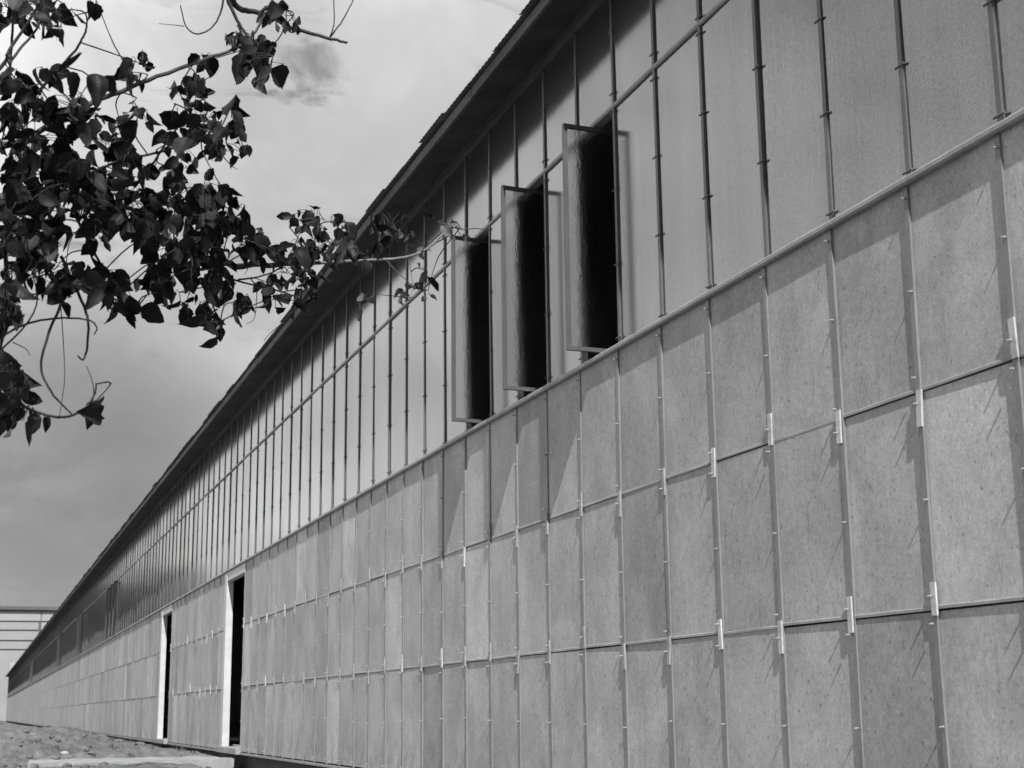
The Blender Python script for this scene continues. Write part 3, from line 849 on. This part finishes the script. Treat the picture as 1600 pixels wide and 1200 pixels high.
CL = [
 (20,18,38,30,14,5.7),(62,22,30,22,9,5.7),(85,40,16,14,4,5.6),(100,15,14,12,3,5.7),
 (445,25,26,24,10,6.4),(425,12,20,14,5,6.4),(395,65,30,22,13,6.3),(410,95,36,26,16,6.3),(355,62,14,10,3,6.3),(375,50,18,14,5,6.3),(325,92,16,8,3,6.2),(145,2,10,4,2,5.8),
 (225,92,22,14,5,6.0),(205,110,16,10,4,6.0),(222,122,18,8,3,6.0),
 (70,108,16,10,4,5.5),(20,122,24,16,9,5.5),(45,150,36,20,14,5.5),(115,145,20,26,7,5.4),(95,165,30,18,9,5.4),(20,175,26,20,12,5.5),
 (205,165,16,8,3,5.9),(222,180,12,12,3,5.9),(130,178,30,14,8,5.6),
 (290,140,20,14,6,5.9),(312,130,18,14,4,5.9),(312,152,14,10,3,5.9),(295,165,12,8,3,5.9),(272,172,14,10,3,5.9),(325,182,30,18,9,5.9),(358,182,18,18,5,5.9),(305,202,26,18,8,5.9),(340,200,14,10,3,5.9),
 (50,215,55,26,20,5.6),(120,205,36,18,10,5.7),(180,205,22,18,7,5.8),(190,235,22,22,9,5.7),(165,225,22,12,6,5.7),
 (263,222,9,14,2,5.8),(290,240,18,18,5,5.8),(285,222,10,8,2,5.8),(335,240,20,16,4,5.8),(368,238,26,20,5,5.8),
 (45,255,48,26,26,5.5),(110,260,46,24,22,5.6),(30,300,40,30,28,5.4),(95,310,46,34,32,5.4),(150,285,44,24,20,5.6),(205,285,24,20,9,5.7),(240,262,26,16,7,5.8),(275,270,22,18,7,5.8),
 (155,320,40,30,24,5.6),(215,320,36,30,20,5.7),(265,310,32,26,15,5.8),(310,295,34,18,10,5.9),(340,300,26,16,7,5.9),(365,320,20,18,6,5.9),
 (20,350,34,30,22,5.3),(70,365,40,24,18,5.4),(20,390,34,22,14,5.3),(15,430,24,20,8,5.2),(70,420,34,26,16,5.4),
 (160,365,28,18,8,5.6),(245,350,40,24,18,5.8),(300,345,40,24,20,5.9),(345,345,30,22,12,6.0),(380,350,14,14,4,6.0),(398,362,18,10,4,6.1),
 (110,425,34,22,14,5.5),(155,430,34,22,14,5.5),(100,455,22,16,6,5.5),(165,455,20,14,5,5.6),(190,448,22,16,6,5.6),(180,465,14,10,3,5.6),(212,478,8,14,2,5.6),
 (250,385,26,22,12,5.8),(300,385,40,24,20,5.9),(240,425,22,26,9,5.9),(280,425,34,22,14,6.0),(330,400,32,22,13,6.1),(345,440,26,18,8,6.1),(290,462,18,16,5,6.0),(320,468,12,14,3,6.0),(330,440,22,14,5,6.1),
 (370,470,22,22,7,6.1),(330,490,16,16,5,6.0),(345,502,14,12,3,6.0),(347,525,14,14,3,6.0),(290,478,10,8,2,6.0),(245,455,10,8,2,5.9),
 (410,385,26,18,8,6.3),(430,392,16,14,5,6.3),(395,372,12,8,3,6.2),(372,382,14,12,4,6.2),
 (478,335,24,12,6,6.5),(455,342,14,10,3,6.5),(490,360,30,14,8,6.5),(520,345,22,12,5,6.5),(545,350,14,8,3,6.5),(545,368,14,10,3,6.6),(465,375,18,12,4,6.5),(500,385,36,14,10,6.5),(475,395,22,10,5,6.5),(525,390,22,12,5,6.6),
 (420,440,18,12,4,6.4),(440,425,20,10,4,6.4),(478,420,22,10,4,6.5),(462,442,16,8,3,6.5),(430,468,16,14,4,6.4),(455,472,14,12,3,6.4),(482,460,14,14,4,6.5),(418,455,12,10,3,6.4),(470,445,16,8,3,6.5),(497,428,14,8,2,6.5),
 (12,450,18,16,5,5.2),(20,480,14,14,3,5.2),(8,500,16,14,4,5.2),
 (5,548,8,8,3,5.1),(16,572,10,12,3,5.1),(28,588,10,12,3,5.1),(20,610,20,14,7,5.1),(5,628,10,12,3,5.1),(30,632,14,10,4,5.1),(48,640,10,8,3,5.1),(15,652,8,8,2,5.1),(62,652,8,6,2,5.1),(148,637,11,10,4,5.2),
]
for (x, y, rx, ry, n, d) in CL:
    n = round(n * 1.15)
    cluster(x, y, rx, ry, n, d, size=0.077 if x < 420 else 0.070, lit=0.0)
# the few big ribbed leaves near the top left and the tip ones, some in the sunlit colour
for (x, y, d, s) in ((128, 95, 4.9, .105), (150, 128, 4.9, .115), (178, 130, 4.95, .10), (105, 125, 5.0, .09), (375, 232, 5.5, .10), (345, 238, 5.5, .09), (100, 455, 5.2, .11), (300, 310, 5.6, .09), (140, 262, 5.3, .085)):
    leaf_at(P(x, y - 12, d), s, False)
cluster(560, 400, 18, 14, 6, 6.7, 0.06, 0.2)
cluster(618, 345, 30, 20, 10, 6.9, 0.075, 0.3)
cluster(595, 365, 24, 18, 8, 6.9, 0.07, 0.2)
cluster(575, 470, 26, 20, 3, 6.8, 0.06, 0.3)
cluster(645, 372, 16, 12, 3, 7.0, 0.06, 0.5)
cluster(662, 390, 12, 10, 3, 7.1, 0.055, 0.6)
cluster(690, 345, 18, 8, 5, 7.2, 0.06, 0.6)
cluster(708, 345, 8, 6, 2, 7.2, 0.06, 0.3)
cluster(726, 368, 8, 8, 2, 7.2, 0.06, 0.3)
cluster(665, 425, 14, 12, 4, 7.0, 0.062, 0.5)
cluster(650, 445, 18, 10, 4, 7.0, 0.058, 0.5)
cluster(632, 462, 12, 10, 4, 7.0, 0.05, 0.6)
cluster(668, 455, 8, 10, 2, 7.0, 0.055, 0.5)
twigs.obj('twig', MT['bark'], tr, True, kind='stuff')
order = sorted(range(len(leaves)), key=lambda k: -leaves[k][3] / max(0.1, ((leaves[k][0].translation + T0) - EYE).length))
single = set(order[:296])
joined = {False: MB(), True: MB()}
for b in joined.values(): b.uv = []
for k, (m, idx, lit, s) in enumerate(leaves):
    if k in single:
        o = put('leaf', (LMESH_LIT if lit else LMESH)[idx], tr)
        o.matrix_local = m
    else:
        b = joined[lit]; base = len(b.v)
        b.v += [tuple(m @ Vector(v)) for v in LM[idx].v]; b.uv += LM[idx].uv
        b.f += [tuple(base + q_ for q_ in fc) for fc in LM[idx].f]
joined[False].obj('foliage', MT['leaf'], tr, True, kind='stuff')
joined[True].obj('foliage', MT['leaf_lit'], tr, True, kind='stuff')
# unseen crown overhead, out of the picture, added to shade the boughs
crown = MB(); crown.uv = []
for k in range(12000):
    while True:
        p = Vector((L.uniform(-5.0, 1.0), L.uniform(-5.5, 4.8), L.uniform(3.6, 8.6)))
        q_ = Vector(((p.x + 1.8) / 3.2, (p.y + 0.5) / 5.2, (p.z - 5.9) / 2.7))
        if q_.length > 1 or noise.noise(p * 0.9) < -0.12: continue
        v = p - EYE
        f_ = v.dot(FWD)
        if f_ > 0 and v.dot(UP) / f_ < 640 / FPX and -860 / FPX < v.dot(RIGHT) / f_ < 860 / FPX: continue
        break
    tip = Vector((L.gauss(0, .6), L.gauss(0, .6), -0.7 + L.gauss(0, .4))).normalized()
    nn = Vector((L.gauss(0, .7), L.gauss(0, .7), 1)); nn = (nn - tip * nn.dot(tip)).normalized()
    s = L.uniform(.07, .13)
    m = Matrix((tip.cross(nn), tip, nn)).transposed() * s
    base = len(crown.v); e = p - T0
    for vx, vy, vz in ((0, 0, 0), (-.36, .45, .06), (0, 1, -.12), (.36, .45, .06)):
        crown.v.append(tuple(e + m @ Vector((vx, vy, vz)))); crown.uv.append((.5 + vx, vy))
    crown.f += [(base, base+1, base+2), (base, base+2, base+3)]
crown.obj('shade_crown', MT['leaf'], tr, kind='stuff')
for k in range(6):  # limbs carrying the added crown
    a = k * 1.05; e = Vector((-1.8 + 2.2 * math.cos(a), -0.5 + 3.4 * math.sin(a), 5.4 + 0.5 * (k % 3)))
    MB().tube(loc_pts(catmull([fork2, (fork2 + e) / 2 + Vector((0, 0, .5)), e], 4)), [0.06 - 0.006 * q_ for q_ in range(9)], 7).obj('branch', MT['bark'], tr, True)
